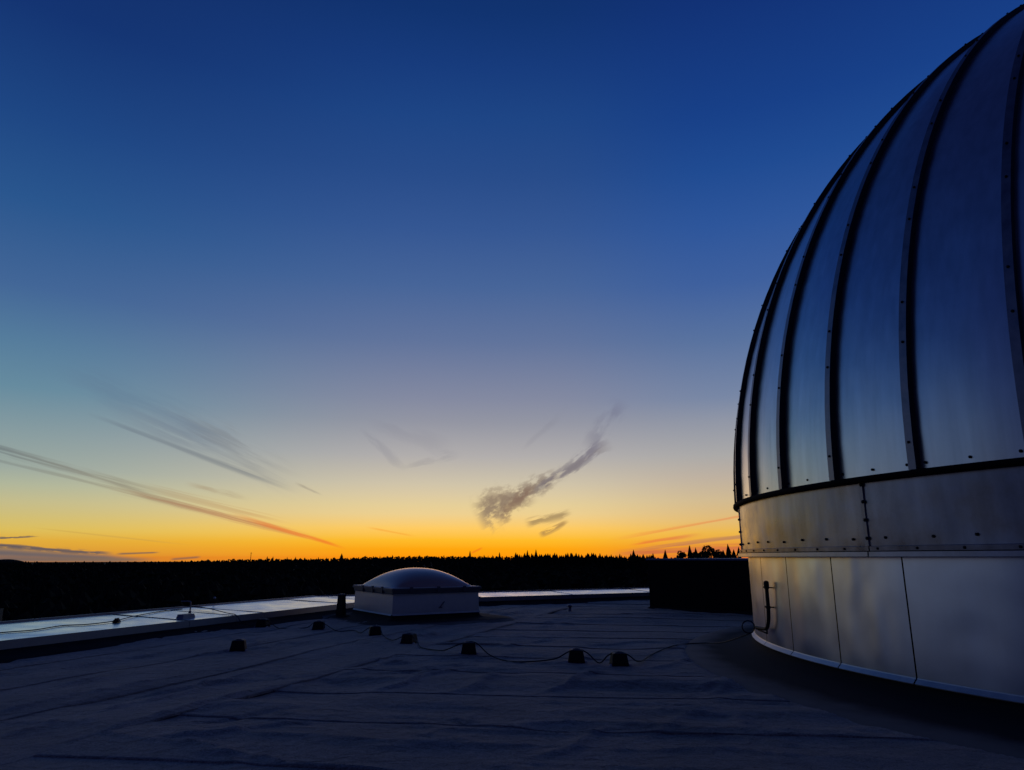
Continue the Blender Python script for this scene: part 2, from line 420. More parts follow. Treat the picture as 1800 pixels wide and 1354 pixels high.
# numpy value noise
_perm = np.random.RandomState(5).rand(256, 256)
def vnoise(x, y):
    xi, yi = np.floor(x).astype(int), np.floor(y).astype(int)
    fx, fy = x - xi, y - yi
    fx, fy = fx * fx * fx * (fx * (fx * 6 - 15) + 10), fy * fy * fy * (fy * (fy * 6 - 15) + 10)
    g = lambda a, b: _perm[a % 256, b % 256]
    return (g(xi, yi) * (1 - fx) + g(xi + 1, yi) * fx) * (1 - fy) + (g(xi, yi + 1) * (1 - fx) + g(xi + 1, yi + 1) * fx) * fy
def fbm(x, y, o=4):
    s = 0; a = 0.5
    for i in range(o):
        s = s + a * (vnoise(x + 17.3 * i, y + 9.1 * i) - 0.5); x = x * 2.03; y = y * 2.03; a *= 0.5
    return s

# ------------------------------------------------------------------ the roof we stand on
Lp, Ld = np.array([-7.73, 11.26]), np.array([.342, .940])          # inner edge of the left parapet
Rp, Rd = np.array([-.98, 23.15]), np.array([.8855, .4647])         # inner edge of the far parapet
Ln, Rn = np.array([-.940, .342]), np.array([-.4647, .8855])        # outward
def cross_pt(p, d, q, e):
    t = np.linalg.solve(np.array([d, -e]).T, q - p)
    return p + t[0] * d
CI = cross_pt(Lp, Ld, Rp, Rd)
WL, WR = 2.1, 1.55
CO = cross_pt(Lp + Ln * WL, Ld, Rp + Rn * WR, Rd)
tL = float((CI - Lp) @ Ld)
tR = float((CI - Rp) @ Rd)

ridges = [((-1.53, 8.75), (-.85, 9.95), .05, 0.034), ((.42, 8.65), (1.16, 9.9), .05, 0.037), ((-2.0, 11.2), (-1.25, 10.3), .05, 0.024),
          ((-4.1, 8.35), (-3.4, 9.5), .06, 0.037), ((1.9, 10.2), (3.0, 11.4), .05, 0.024), ((-.2, 12.6), (.7, 13.6), .06, 0.027),
          ((2.0, 8.4), (2.9, 9.3), .05, 0.024), ((-2.9, 6.4), (-1.9, 7.0), .05, 0.027), ((.2, 6.0), (.9, 6.9), .05, 0.020), ((1.3, 12.9), (2.6, 13.3), .05, 0.024)]
_rr = random.Random(23)
for _k in range(70):
    _x, _y = _rr.uniform(-7.5, 5.5), _rr.uniform(4.5, 20)
    _q = R(_rr.choice((35, 50, -20, 15, 60, 130)) + _rr.uniform(-14, 14)); _l = _rr.uniform(.5, 1.6)
    ridges.append(((_x, _y), (_x + _l * math.cos(_q), _y + _l * math.sin(_q)), _rr.uniform(.035, .09), _rr.uniform(.010, .030) * _rr.choice((1, 1, -1))))
def wrinkle(x, y, along, across):
    z = 0.10 * fbm(x * .30 + 3, y * .30, 2)
    z = z + 0.075 * fbm(along * .45, across * 1.5, 2)
    n = fbm(along * .55 + 31, across * 2.3 + 7 + 0.6 * fbm(x * .8, y * .8, 2), 3)
    z = z + 0.026 * np.clip(1 - np.abs(n) * 11, 0, 1) ** 2 * np.clip(vnoise(x * .55 + 4, y * .55) * 2.2 - .7, 0, 1)
    h = vnoise(along * .62 + 11, across * 1.35 + 5)
    z = z - 0.045 * np.clip((h - .74) / .26, 0, 1) ** 1.2                    # hollows
    z = z + 0.006 * fbm(along * 1.8, across * 5, 3)
    for a, b, w, hh in ridges:
        if a[0] < x.min() - 2 or a[0] > x.max() + 2 or a[1] < y.min() - 2 or a[1] > y.max() + 2:
            continue
        a, b = np.array(a), np.array(b); d = b - a; L = np.hypot(*d); d = d / L
        s = (x - a[0]) * d[0] + (y - a[1]) * d[1]; t = (y - a[1]) * d[0] - (x - a[0]) * d[1] + .06 * np.sin(s * 5)
        z = z + hh * np.exp(-(t / w) ** 2) * np.clip(np.minimum(s + .15, L + .15 - s) / .3, 0, 1)
    return z
def sheet(name, start, du, dv, length, w, su, sv, clampf, parent, seed):
    nu, nv = max(2, int(length / su)), max(2, int(w / sv))
    u = np.linspace(0, length, nu + 1)[:, None] + 0 * np.zeros((1, nv + 1))
    v = np.linspace(0, 1, nv + 1)[None, :] + 0 * u
    wav = 0.018 * (vnoise(u * .7 + seed * 13.7, u * 0 + seed) - .5) * 2
    X, Y = start(u, v * w)
    X = X + dv[0] * wav * v; Y = Y + dv[1] * wav * v
    X, Y, gone = clampf(X, Y)
    along = X * du[0] + Y * du[1]; across = X * dv[0] + Y * dv[1]
    Z = 0.02 + wrinkle(X, Y, along, across) + 0.008 * (1 - v) * (0.4 + 1.1 * vnoise(u * .35 + seed * 3.3, u * 0 + seed))          # near edge laps over the next sheet
    dd_ = np.hypot(X - DC[0], Y - DC[1]) - 7.427
    Z = np.where(dd_ < 1.15, np.minimum(Z, .012), Z)          # tucked under the skirt of the drum
    Vt = list(zip(X.ravel(), Y.ravel(), Z.ravel()))
    F_ = []
    for i in range(nu):
        for j in range(nv):
            a = i * (nv + 1) + j
            if gone[i, j] and gone[i + 1, j] and gone[i, j + 1] and gone[i + 1, j + 1]:
                continue
            F_.append((a, a + nv + 1, a + nv + 2, a + 1) if (du[0] * dv[1] - du[1] * dv[0]) > 0 else (a, a + 1, a + nv + 2, a + nv + 1))
    # lip face on the v=0 edge
    n0 = len(Vt)
    for i in range(nu + 1):
        a = i * (nv + 1)
        Vt.append((Vt[a][0] - dv[0] * .004, Vt[a][1] - dv[1] * .004, Vt[a][2] - 0.022))
    for i in range(nu):
        a = i * (nv + 1)
        if not gone[i, 0]:
            F_.append((n0 + i, n0 + i + 1, a + nv + 1, a))
    return mk(name, Vt, F_, M['felt'], parent, True)
deck_outline = [Lp + Ld * -24 + Ln * WL * .8, CO - (Ln + Rn) * .3, Rp + Rd * 26 + Rn * WR * .8, np.array([26., -14.])]
dv_, df_ = [], []
for z in (-11.0, -0.06):
    dv_ += [(p[0], p[1], z) for p in deck_outline]
df_ = [(0, 1, 2, 3), (7, 6, 5, 4), (0, 4, 5, 1), (1, 5, 6, 2), (2, 6, 7, 3), (3, 7, 4, 0)]
roof = mk('roof', dv_, df_, M['deck'])
roof['kind'] = 'structure'
roof['label'] = 'dark felt flat roof with seams, wrinkles and hollows'
DC = np.array([11.17, 10.29])      # centre of the observatory
def clampL(X, Y):
    d = (X - Lp[0]) * Ln[0] + (Y - Lp[1]) * Ln[1]
    k = np.maximum(d - .02, 0)
    X, Y = X - Ln[0] * k, Y - Ln[1] * k
    d2 = (X - Rp[0]) * Rn[0] + (Y - Rp[1]) * Rn[1]
    k2 = np.maximum(d2 - .02, 0)
    return X - Rn[0] * k2, Y - Rn[1] * k2, (k > 0) | (k2 > 0)
def clampB(X, Y):
    X, Y, g = clampL(X, Y)
    r = np.hypot(X - DC[0], Y - DC[1])
    return X, Y, g | (r < 7.0)
# strips beside the left parapet run parallel to it
da, pa = np.array([.317, .948]), np.array([.948, -.317])
edges = [-5.35, -6.8, -8.2, -9.68, -11.15]
for i in range(len(edges) - 1):
    s0, s1 = edges[i], edges[i + 1]
    f = lambda u, v, s0=s0: (pa[0] * (s0 - v) + da[0] * (u - 4), pa[1] * (s0 - v) + da[1] * (u - 4))
    sheet('roofing_sheet', f, da, -pa, 34, s0 - s1 + .01, .07, .05, clampL, roof, i + 1)
# the rest runs across
db, nb = np.array([.990, -.139]), np.array([.139, .990])
t = -3.35
i = 0
while t < 33:
    w = 1.45
    res = (.055, .045) if t < 13 else (.10, .08)
    def f(u, v, t=t):
        tt = t + v
        # point on the boundary line pa.p = -5.35 with nb.p = tt
        A = np.array([[pa[0], pa[1]], [nb[0], nb[1]]]); Ai = np.linalg.inv(A)
        x0 = Ai[0, 0] * -5.35 + Ai[0, 1] * tt; y0 = Ai[1, 0] * -5.35 + Ai[1, 1] * tt
        return x0 + db[0] * u, y0 + db[1] * u
    sheet('roofing_sheet', f, db, nb, 11.5 if t < 17 else 16, w + .01, *res, clampB, roof, i + 20)
    t += w; i += 1

# ------------------------------------------------------------------ parapets
def strip_panel(name, a, b, c, d, za, zc, m, parent, nu=24, nv=6, amp=.010, seed=0, gap=.006):
    """a,b inner edge; d,c outer edge (plan), za inner height, zc outer height"""
    V_, F_ = [], []
    tw = (rnd.random() - .5) * .016
    for i in range(nu + 1):
        u = gap + (1 - 2 * gap) * i / nu
        for j in range(nv + 1):
            v = j / nv
            p = (np.array(a) * (1 - u) + np.array(b) * u) * (1 - v) + (np.array(d) * (1 - u) + np.array(c) * u) * v
            z = za * (1 - v) + zc * v + tw * (u - .5) * (v + .3) + amp * 2 * float(fbm(np.array(p[0] * 1.4 + seed), np.array(p[1] * 1.4), 3)) * math.sin(math.pi * v) ** .5
            V_.append((p[0], p[1], z))
    for i in range(nu):
        for j in range(nv):
            q = i * (nv + 1) + j
            F_.append((q, q + nv + 1, q + nv + 2, q + 1)[::-1] if True else None)
    # make normals face up
    p0, p1, p2 = (Vector(V_[k]) for k in F_[0][:3])
    if (p1 - p0).cross(p2 - p1).z < 0:
        F_ = [f[::-1] for f in F_]
    return mk(name, V_, F_, m, parent, True)
def parapet(label, P0, D, N, ts, W, zi, zo, corner_at, corner_out):
    root = thing('parapet', (0, 0, 0), label, 'parapet')
    def inner(t): return P0 + D * t
    def outer(t): return P0 + D * t + N * W
    for k in range(len(ts) - 1):
        a, b = ts[k], ts[k + 1]
        oa = corner_out if (corner_at == 'start' and k == 0) else outer(a)
        ob = corner_out if (corner_at == 'end' and k == len(ts) - 2) else outer(b)
        cp = strip_panel('capping_panel', inner(a), inner(b), ob, oa, zi, zo, M['capm'], root, seed=k * 3.3)
        # standing seam at the joint
        if 0 < k:
            v, f = tube([(*inner(a), zi + .004), (*(inner(a) * .5 + outer(a) * .5), (zi + zo) / 2 + .003), (*outer(a), zo + .003)], .006, 6)
            mk('joint_seam', v, f, M['edge'], cp)
        # fascia and outer upstand of this length
        parts = []
        e = .004
        A, B = inner(a + e), inner(b - e)
        n_ = -N
        q = [(*(A + n_ * .03), zi + .004), (*(B + n_ * .03), zi + .004), (*(B + n_ * .045), zi - .125), (*(A + n_ * .045), zi - .125)]
        q2 = [(x + N[0] * .03, y + N[1] * .03, z) for x, y, z in q]
        vv = q + q2
        mk('fascia', vv, [(0, 1, 2, 3), (7, 6, 5, 4), (0, 4, 5, 1), (1, 5, 6, 2), (2, 6, 7, 3), (3, 7, 4, 0)], M['edge'], cp)
        oA, oB = oa, ob
        q = [(*oA, zo - .02), (*oB, zo - .02), (*oB, zo + .03), (*oA, zo + .03)]
        q2 = [(x + N[0] * .06, y + N[1] * .06, z) for x, y, z in q]
        mk('outer_upstand', q + q2, [(0, 1, 2, 3), (7, 6, 5, 4), (0, 4, 5, 1), (1, 5, 6, 2), (2, 6, 7, 3), (3, 7, 4, 0)], M['edge'], cp)
    a, b = ts[0], ts[-1]
    # black cant strip between roof and fascia (uneven)
    n = 60
    V_, F_ = [], []
    for i in range(n + 1):
        p = inner(a + (b - a) * i / n)
        o = .44 + .05 * math.sin(i * 1.7)
        for (d, z) in ((-.02, zi - .02), (-.01, .16), (.14, .09), (o, .045), (o + .1, -.05)):
            V_.append((p[0] - N[0] * d, p[1] - N[1] * d, z))
    for i in range(n):
        for j in range(4):
            q = i * 5 + j
            F_.append((q, q + 1, q + 6, q + 5))
    mk('cant_strip', V_, F_, M['bitumen'], root, True)
    # wall under the ledge
    v = [(*inner(a), -.1), (*inner(b), -.1), (*outer(b), -.1), (*outer(a), -.1), (*inner(a), zi - .03), (*inner(b), zi - .03), (*(inner(b) + N * (W - .05)), zo - .03), (*(inner(a) + N * (W - .05)), zo - .03)]
    mk('parapet_wall', v, [(0, 3, 2, 1), (4, 5, 6, 7), (0, 1, 5, 4), (1, 2, 6, 5), (2, 3, 7, 6), (3, 0, 4, 7)], M['deck'], root)
    return root
tsL = [-20, -14, -8, -2.5, 3.74, 5.07, 5.98, 9.4, tL]
tsL = [t for t in tsL if t <= tL - .5] + [tL]
parL = parapet('long low parapet on the left with wide pale metal capping', Lp, Ld, Ln, tsL, WL, .265, .335, 'end', CO)
tsR = [tR] + [tR + 3.4 * k for k in range(1, 8)]
parR = parapet('far low parapet running behind the skylight to the black wall, pale metal capping', Rp, Rd, Rn, tsR, WR, .265, .33, 'start', CO)

def cable(name, pts, r, label, cat='cable', sub=8, group=None):
    v, f = tube([tuple(p) for p in smooth_path(pts, sub)], r, 8)
    return tag(mk(name, v, f, M['cable'], None, True), label, cat, group)
def capz(x, y):
    d = (x - Lp[0]) * Ln[0] + (y - Lp[1]) * Ln[1]
    return .265 + (.07) * d / WL + .015
pts = [(-9.6, 9.0), (-8.9, 10.6), (-8.29, 12.04), (-8.05, 12.5), (-8.0, 13.21), (-7.74, 13.5), (-7.6, 14.12), (-7.72, 15.2), (-7.7, 16.4), (-7.55, 16.9)]
v, f = tube([tuple(p) for p in smooth_path([(x, y, capz(x, y)) for x, y in pts], 8)], .009, 8)
wire = tag(mk('lightning_wire', v, f, M['cable'], None, True), 'thin dark lightning wire lying along the left parapet capping', 'wire')
# clamp on it
v, f = merge([frustum(.13, .09, .09, .06, 0, .05), (lambda b: b)(box(-.015, .015, -.06, .06, .03, .075))])
cl = mk('wire_clamp', v, f, M['block'], None)
cl.location = (-7.52, 14.1, capz(-7.52, 14.1) - .015)
tag(cl, 'small dark clamp on the wire of the left parapet', 'clamp')
# grey block with a hooked rod at the joint of the capping
t_ = thing('lightning_rod', (-6.72, 15.25, .285), 'short hooked rod rising from a grey block on the left parapet', 'lightning rod', rz=R(-18))
v, f = frustum(.18, .36, .15, .30, -.02, .07); mk('base', v, f, M['edge'], t_)
v, f = tube([tuple(p) for p in smooth_path([(0, .1, .08), (.005, .1, .18), (0, .1, .29), (-.06, .1, .315), (-.24, .1, .31)], 5)], [.03] * 3 + [.013] * 18, 6); mk('rod', v, f, M['edge'], t_, True)
t_ = thing('marker_rod', (-7.6, 18.75, .335), 'thin rod with a small pale tip at the outer edge of the left parapet', 'rod')
v, f = tube([(0, 0, 0), (.03, -.02, .12)], .012, 6); mk('rod', v, f, M['cable'], t_)
v, f = tube([(.03, -.02, .12), (.032, -.022, .135), (.035, -.024, .165), (.036, -.025, .175)], [.012, .03, .03, .01], 8); mk('tip', v, f, M['pale'], t_, True)
cable('roof_wire', [(-8.1, 17.3, .40), (-7.2, 17.1, .365), (-6.2, 16.1, .31), (-5.95, 15.95, .28), (-5.7, 15.75, .12), (-5.35, 15.85, .06), (-5.2, 15.95, .09)], .009, 'thin dark wire crossing the left parapet towards the roof blocks')

# ------------------------------------------------------------------ observatory
NP = 42
STEP = 2 * math.pi / NP
def pol(r, th, z):
    return (DC[0] + r * math.cos(th), DC[1] + r * math.sin(th), z)
ZR = EYE      # top of drum = eye height
drum = thing('observatory_drum', (DC[0], DC[1], 0), 'round metal-clad drum wall under the observatory dome, on a black base', 'wall')
def local(vs, root):
    l = root.location
    return [(x - l[0], y - l[1], z - l[2]) for x, y, z in vs]
th0 = R(173.98)
RD = 7.427
for k in range(NP):
    if k == 4: continue
    a0 = th0 + STEP * k + .0013; a1 = th0 + STEP * (k + (2 if k == 3 else 1)) - .0013      # the fourth sheet is a double one
    nu, nv = 20, 18
    V_, F_ = [], []
    seed = k * 7.7
    for i in range(nu + 1):
        a = a0 + (a1 - a0) * i / nu
        for j in range(nv + 1):
            s = j / nv
            z = .262 + (ZR + .03 - .262) * s
            e = math.sin(math.pi * i / nu)
            b = .008 * e + .045 * float(fbm(np.array(i * .18 + seed), np.array(s * .9 + seed), 2)) * e ** .6 + .006 * float(fbm(np.array(i * .35 + seed), np.array(s * 5 + seed), 2)) * e
            b *= min(1, s * 7)
            V_.append(pol(RD + b, a, z))
    n0 = len(V_)
    for i in range(nu):
        for j in range(nv):
            q = i * (nv + 1) + j
            F_.append((q, q + nv + 1, q + nv + 2, q + 1))
    p = mk('cladding_panel', local(V_, drum), F_, M['cladd'], drum, True)
    # drip strip below this panel
    V_ = []
    for i in range(nu + 1):
        a = a0 + (a1 - a0) * i / nu
        V_ += [pol(RD + .003, a, .285), pol(RD + .008, a, .275), pol(RD + .05, a, .232), pol(RD + .046, a, .222), pol(RD - .02, a, .222)]
    F_ = [(i * 5 + j, i * 5 + j + 5, i * 5 + j + 6, i * 5 + j + 1) for i in range(nu) for j in range(4)]
    F_ = [f[::-1] for f in F_]
    mk('drip_strip', local(V_, drum), F_, M['lip'], p)
def ring(prof, m, name, root, n=168, a0=0, a1=2 * math.pi, smooth=True, jit=0, flip=False):
    V_, F_ = [], []
    k = len(prof)
    full = abs(a1 - a0 - 2 * math.pi) < 1e-6
    cnt = n if full else n + 1
    for i in range(cnt):
        a = a0 + (a1 - a0) * i / n
        for (r, z) in prof:
            jj = jit * (math.sin(a * 37) + math.sin(a * 91 + 1)) * .5
            V_.append(pol(r + jj * (1 if r > prof[0][0] + .05 else 0), a, z))
    for i in range(n):
        for j in range(k - 1):
            q, w = i * k + j, ((i + 1) % cnt) * k + j
            F_.append((q, w, w + 1, q + 1) if not flip else (q, q + 1, w + 1, w))
    return mk(name, local(V_, root), F_, m, root, smooth)
# backing under the panel joints, and the bitumen skirt with foot shade painted in
ring([(RD - .03, .1), (RD - .03, ZR + .02)], M['rubber'], 'backing_wall', drum)
pr_ = [(RD + .012, .235), (RD + .02, .17), (RD + .06, .12), (RD + .16, .085), (RD + .35, .06), (RD + .6, .05), (RD + .85, .043), (RD + 1.1, .035), (RD + 1.3, -.05)][::-1]
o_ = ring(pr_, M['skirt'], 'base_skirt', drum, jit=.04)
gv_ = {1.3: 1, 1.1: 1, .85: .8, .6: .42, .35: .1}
shade_fade(o_, [gv_.get(round(r - RD, 3), 0) for _ in range(168) for r, z in pr_])

dome = thing('observatory_dome', (DC[0], DC[1], ZR), 'large grey metal observatory dome with dark vertical ribs', 'dome')
R2, ZB, HZ = 7.53, ZR + .883, 8.13
r0 = R(177.17)
def dpt(off, th, ph):
    # point on the dome skin; ph from 0 at the rim to 90 at the crown; off = distance outward
    cr, sr = math.cos(ph), math.sin(ph)
    nx, nz = cr / R2, sr / HZ
    l = math.hypot(nx, nz)
    return pol(R2 * cr + off * nx / l, th, ZB + HZ * sr + off * nz / l)
PHM = R(88)
rib_meshes = []
bolts = []
def bolt_at(p, n, r=.019, h=.018):
    r *= .82; h *= .8
    p = Vector(p); n = Vector(n).normalized()
    a = Vector((0, 0, 1)) if abs(n.z) < .9 else Vector((1, 0, 0))
    u = n.cross(a).normalized(); w = u.cross(n)
    V_ = []
    for rr, hh in ((r, 0), (r, h * .6), (r * .6, h)):
        for k in range(6):
            q = math.pi * k / 3
            V_.append(tuple(p + (u * math.cos(q) + w * math.sin(q)) * rr + n * hh))
    F_ = [(i * 6 + k, i * 6 + (k + 1) % 6, i * 6 + 6 + (k + 1) % 6, i * 6 + 6 + k) for i in range(2) for k in range(6)] + [tuple(range(12, 18))]
    return V_, F_
for k in range(NP):
    a0 = r0 + STEP * k; a1 = a0 + STEP
    nu, nv = 8, 30
    V_, F_ = [], []
    for i in range(nu + 1):
        a = a0 + (a1 - a0) * i / nu
        for j in range(nv + 1):
            ph = PHM * j / nv
            b = .010 * math.sin(math.pi * i / nu) * float(.4 + 4.5 * fbm(np.array(i * .2 + k * 9.1), np.array(j * .33 + k), 3))
            V_.append(dpt(b, a, ph))
    for i in range(nu):
        for j in range(nv):
            q = i * (nv + 1) + j
            F_.append((q, q + nv + 1, q + nv + 2, q + 1))
    g = mk('gore_panel', local(V_, dome), F_, M['galv'], dome, True)
    # rib at a0: box section following the meridian, folded cap on the outside
    V_, F_, Fs = [], [], []
    hw, dp = .040, .078
    cs = [(-hw, -.01), (-hw, dp - .02), (-hw - .004, dp), (hw + .004, dp), (hw, dp - .02), (hw, -.01)]
    nj = 40
    for j in range(nj + 1):
        ph = R(0) + R(86) * j / nj
        rr = max(R2 * math.cos(ph), .3)
        tap = min(1, rr / 1.6)
        for (w, off) in cs:
            V_.append(dpt(off * (.4 + .6 * tap), a0 + (w * tap) / rr, ph))
    nc = len(cs)
    for j in range(nj):
        for c in range(nc - 1):
            q = j * nc + c
            F_.append((q, q + 1, q + nc + 1, q + nc)[::-1])
    F_.append((0, 1, 2, 3, 4, 5))
    rb = mk('rib', local(V_, dome), F_, M['ribside'], dome)
    rb.data.materials.append(M['ribcap'])
    for j in range(nj):
        rb.data.polygons[j * (nc - 1) + 2].material_index = 1
    # screws on the cap
    sp = []
    for q in range(13):
        ph = R(2.0 + q * 5.6 + (2.2 if q % 2 else 0))
        p = dpt(dp, a0 + .0005 * (1 if q % 2 else -1), ph); p2 = dpt(dp + 1, a0, ph)
        sp.append(bolt_at(p, Vector(p2) - Vector(p)))
    v, f = merge(sp)
    s_ = mk('screws', local(v, dome), f, M['bolt'], rb); s_['kind'] = 'stuff'
    sp = []
    for fr, rr in ((.09, .02), (.5, .019), (.9, .02)):
        a = a0 + STEP * fr
        p = dpt(.002, a, R(.45)); sp.append(bolt_at(p, (math.cos(a), math.sin(a), 0), rr, .022))
    v, f = merge(sp)
    s_ = mk('bolts', local(v, dome), f, M['bolt'], g); s_['kind'] = 'stuff'
# crown cap
V_, F_ = [], []
for j in range(5):
    ph = R(84 + j * 1.49)
    for i in range(42):
        V_.append(dpt(.10, STEP * i, ph))
F_ = [(j * 42 + i, j * 42 + (i + 1) % 42, (j + 1) * 42 + (i + 1) % 42, (j + 1) * 42 + i) for j in range(4) for i in range(42)] + [tuple(range(168, 210))]
mk('crown_cap', local(V_, dome), F_, M['galv'], dome, True)
# black rubber rim under the gores
ring([(R2 + .002, ZB + .004), (R2 + .07, ZB - .002), (R2 + .095, ZB - .014), (R2 + .10, ZB - .05), (R2 + .09, ZB - .072), (R2 - .05, ZB - .074)][::-1], M['rubber'], 'rim_seal', dome)
# skirt band below: sheets 30 degrees long with a lapped, bolted joint
RB = 7.55
seam0 = R(197.6)
for k in range(12):
    a0 = seam0 + R(30) * k; a1 = a0 + R(30)
    nu, nv = 40, 10
    V_, F_ = [], []
    for i in range(nu + 1):
        a = a0 + (a1 - a0) * i / nu
        for j in range(nv + 1):
            s = j / nv
            b = .028 * float(fbm(np.array(a * 5.5 + k), np.array(s * .8 + k * 3), 3)) * math.sin(math.pi * s) ** .5 + .006 * (1 - i / nu)
            V_.append(pol(RB + b, a, ZR + .1 + (ZB - .05 - ZR - .1) * s))
    F_ = [(i * (nv + 1) + j, (i + 1) * (nv + 1) + j, (i + 1) * (nv + 1) + j + 1, i * (nv + 1) + j + 1) for i in range(nu) for j in range(nv)]
    sp_ = mk('skirt_panel', local(V_, dome), F_, M['band'], dome, True)
    # lap joint strip
    V_, F_ = [], []
    aw = .065 / RB
    for z in (ZR + .115, ZB - .05):
        V_ += [pol(RB + .004, a0 - aw, z), pol(RB + .022, a0 - aw * .95, z), pol(RB + .024, a0 - .001, z), pol(RB + .0, a0, z)]
    F_ = [(0, 1, 5, 4), (1, 2, 6, 5), (2, 3, 7, 6)]
    mk('joint_strip', local(V_, dome), F_, M['ribcap'], sp_)
    sp = []
    for z in (.20, .40, .60, .79):
        p = pol(RB + .02, a0 - .002, ZR + z); sp.append(bolt_at(p, (math.cos(a0), math.sin(a0), 0), .026, .028))
    for i in range(8):
        a = a0 + R(1.9 + i * 3.75 + (rnd.random() - .5) * .8)
        p = pol(RB + .006, a, ZR + .20 + .02 * (rnd.random() - .5)); sp.append(bolt_at(p, (math.cos(a), math.sin(a), 0), .021, .022))
        a = a0 + R(.9 + i * 3.75)
        p = pol(RB + .028, a, ZR + .088); sp.append(bolt_at(p, (math.cos(a), math.sin(a), 0), .019, .018))
    v, f = merge(sp)
    s_ = mk('bolts', local(v, dome), f, M['bolt'], sp_); s_['kind'] = 'stuff'
    g_ = .0012
    ring([(RB + .004, ZR + .062), (RB + .030, ZR + .064), (RB + .032, ZR + .112), (RB + .004, ZR + .118)], M['band'], 'upper_rail', dome, 30, a0 + g_, a1 - g_, False)
    ring([(RD + .02, ZR - .004), (RB + .052, ZR - .002), (RB + .055, ZR + .003), (RB + .052, ZR + .054), (RB + .0, ZR + .058)], M['rail'], 'lower_rail', dome, 30, a0 + g_, a1 - g_, False)
ring([(RB - .004, ZR + .01), (RB - .004, ZR + .13)], M['rubber'], 'rail_backing', dome)

# conduit on the drum wall
cx_, cy_ = pol(RD + .085, R(178), 0)[:2]
con = thing('conduit_pipe', (cx_, cy_, 0), 'dark bent conduit pipe clipped to the drum wall, with a cable loop', 'pipe')
path = [(0, 0, 1.12), (0, 0, .95), (0, 0, .76), (0, .03, .62), (0, .09, .53), (0, .18, .49), (0, .4, .475), (-.01, .55, .47)]
v, f = tube([tuple(p) for p in smooth_path(path, 7)], .026, 10); mk('pipe', v, f, M['block'], con, True)
v, f = tube([(0, 0, 1.08), (0, 0, 1.11), (0, 0, 1.15), (0, 0, 1.165)], [.034, .038, .036, .015], 10); mk('end_cap', v, f, M['block'], con, True)
for z in (1.07, .80):
    v, f = merge([tube([(.085, -.03, z), (0, 0, z)], .010, 6), tube([(0, .0, z - .018), (0, 0, z + .018)], .033, 10), tube([(0.0, .0, z), (-.0, .10, z)], .008, 6), tube([(-.0, .10, z - .012), (0, .10, z + .012)], .014, 6)])
    mk('bracket', v, f, M['block'], con, True)
v, f = merge([tube([(0, .13, .43), (0, .13, .515)], .012, 6), tube([(0, .12, .432), (0, .5, .445)], .011, 6)])
mk('stay', v, f, M['block'], con, True)
lp = [(-.01, .50, .47)]
for k in range(0, 15):
    q = math.pi * 2 * k / 14
    lp.append((-.02 - .088 * .95 + .088 * math.cos(q) * .95, .62 + .0015 * k - .088 * math.cos(q) * .32, .475 + .088 * math.sin(q)))
v, f = tube([tuple(p) for p in smooth_path(lp, 4)], .010, 7); mk('cable_loop', v, f, M['cable'], con, True)

# ------------------------------------------------------------------ cable and its holding blocks
blocks = [(-4.43, 12.10, 0), (-5.37, 16.0, 1), (-3.98, 15.3, 2), (-2.64, 14.34, 3), (-1.81, 13.14, 4), (-.67, 11.6, 5), (.92, 10.72, 6), (1.49, 10.45, 7)]
labels = ['black block standing alone on the felt, off the cable, left of the others',
          'black block near the left parapet, farthest left of the cable row',
          'black block in the cable row, between the leftmost block and the skylight front corner',
          'faint dark block under the dark foot of the skylight corner',
          'black cable block with a bright corner, just right of the faint one under the skylight',
          'black cable block in front of the skylight right end',
          'black cable block with pale foot tabs, left one of the close pair',
          'black cable block with pale foot tabs, right one of the close pair, nearest the dome']
def hroof(x, y):
    X, Y = np.array([x]), np.array([y])
    inA = x * pa[0] + y * pa[1] < -5.35
    if inA:
        al, ac = X * da[0] + Y * da[1], -(X * pa[0] + Y * pa[1])
    else:
        al, ac = X * db[0] + Y * db[1], X * nb[0] + Y * nb[1]
    return float(.02 + wrinkle(X, Y, al, ac)[0]) + .008
def make_block():
    root = thing('cable_block', (0, 0, 0), '', 'block', 'cable holding blocks on the roof')
    v, f = frustum(.235, .22, .190, .18, .012, .155)
    o = mk('body', v, f, M['block'], root)
    bv = o.modifiers.new('bevel', 'BEVEL'); bv.width = .008; bv.segments = 2
    v, f = merge([frustum(.15, .15, .14, .14, .156, .163), box(-.04, .04, -.03, .03, .163, .174)])
    mk('cable_clip', v, f, M['frame'], root)
    v, f = box(-.12, .12, -.12, .12, -.02, .012)
    mk('foot_plate', v, f, M['block'], root)
    for sx in (-1, 1):
        v, f = frustum(.035, .05, .02, .03, -.005, .02)
        o = mk('foot_tab', [(x + sx * .135, y - .08, z) for x, y, z in v], f, M['pale'], root)
    return root
proto = make_block()
def copy_thing(o):
    c = o.copy(); COL.objects.link(c)
    for ch in o.children:
        d = ch.copy(); COL.objects.link(d); d.parent = c
        for g in ch.children:
            e = g.copy(); COL.objects.link(e); e.parent = d
    return c
angs = [12, -8, 4, 15, -22, 3, -4, 3]
allb = [proto] + [copy_thing(proto) for _ in blocks[1:]]
for o, (x, y, i) in zip(allb, blocks):
    o.location = (x, y, hroof(x, y)); o.rotation_euler = (0, 0, R(angs[i])); o['label'] = labels[i]
def rp(x, y, lift=.0):
    d = math.hypot(x - DC[0], y - DC[1]) - RD
    sk_h = float(np.interp(d, [.06, .16, .35, .6, .85, 1.1, 1.25], [.12, .085, .06, .05, .043, .035, -.1]))
    return (x, y, max(hroof(x, y), sk_h) + .012 + lift)
top = lambda i: (blocks[i][0], blocks[i][1], hroof(blocks[i][0], blocks[i][1]) + .168)
cx2, cy2 = con.location[0], con.location[1]
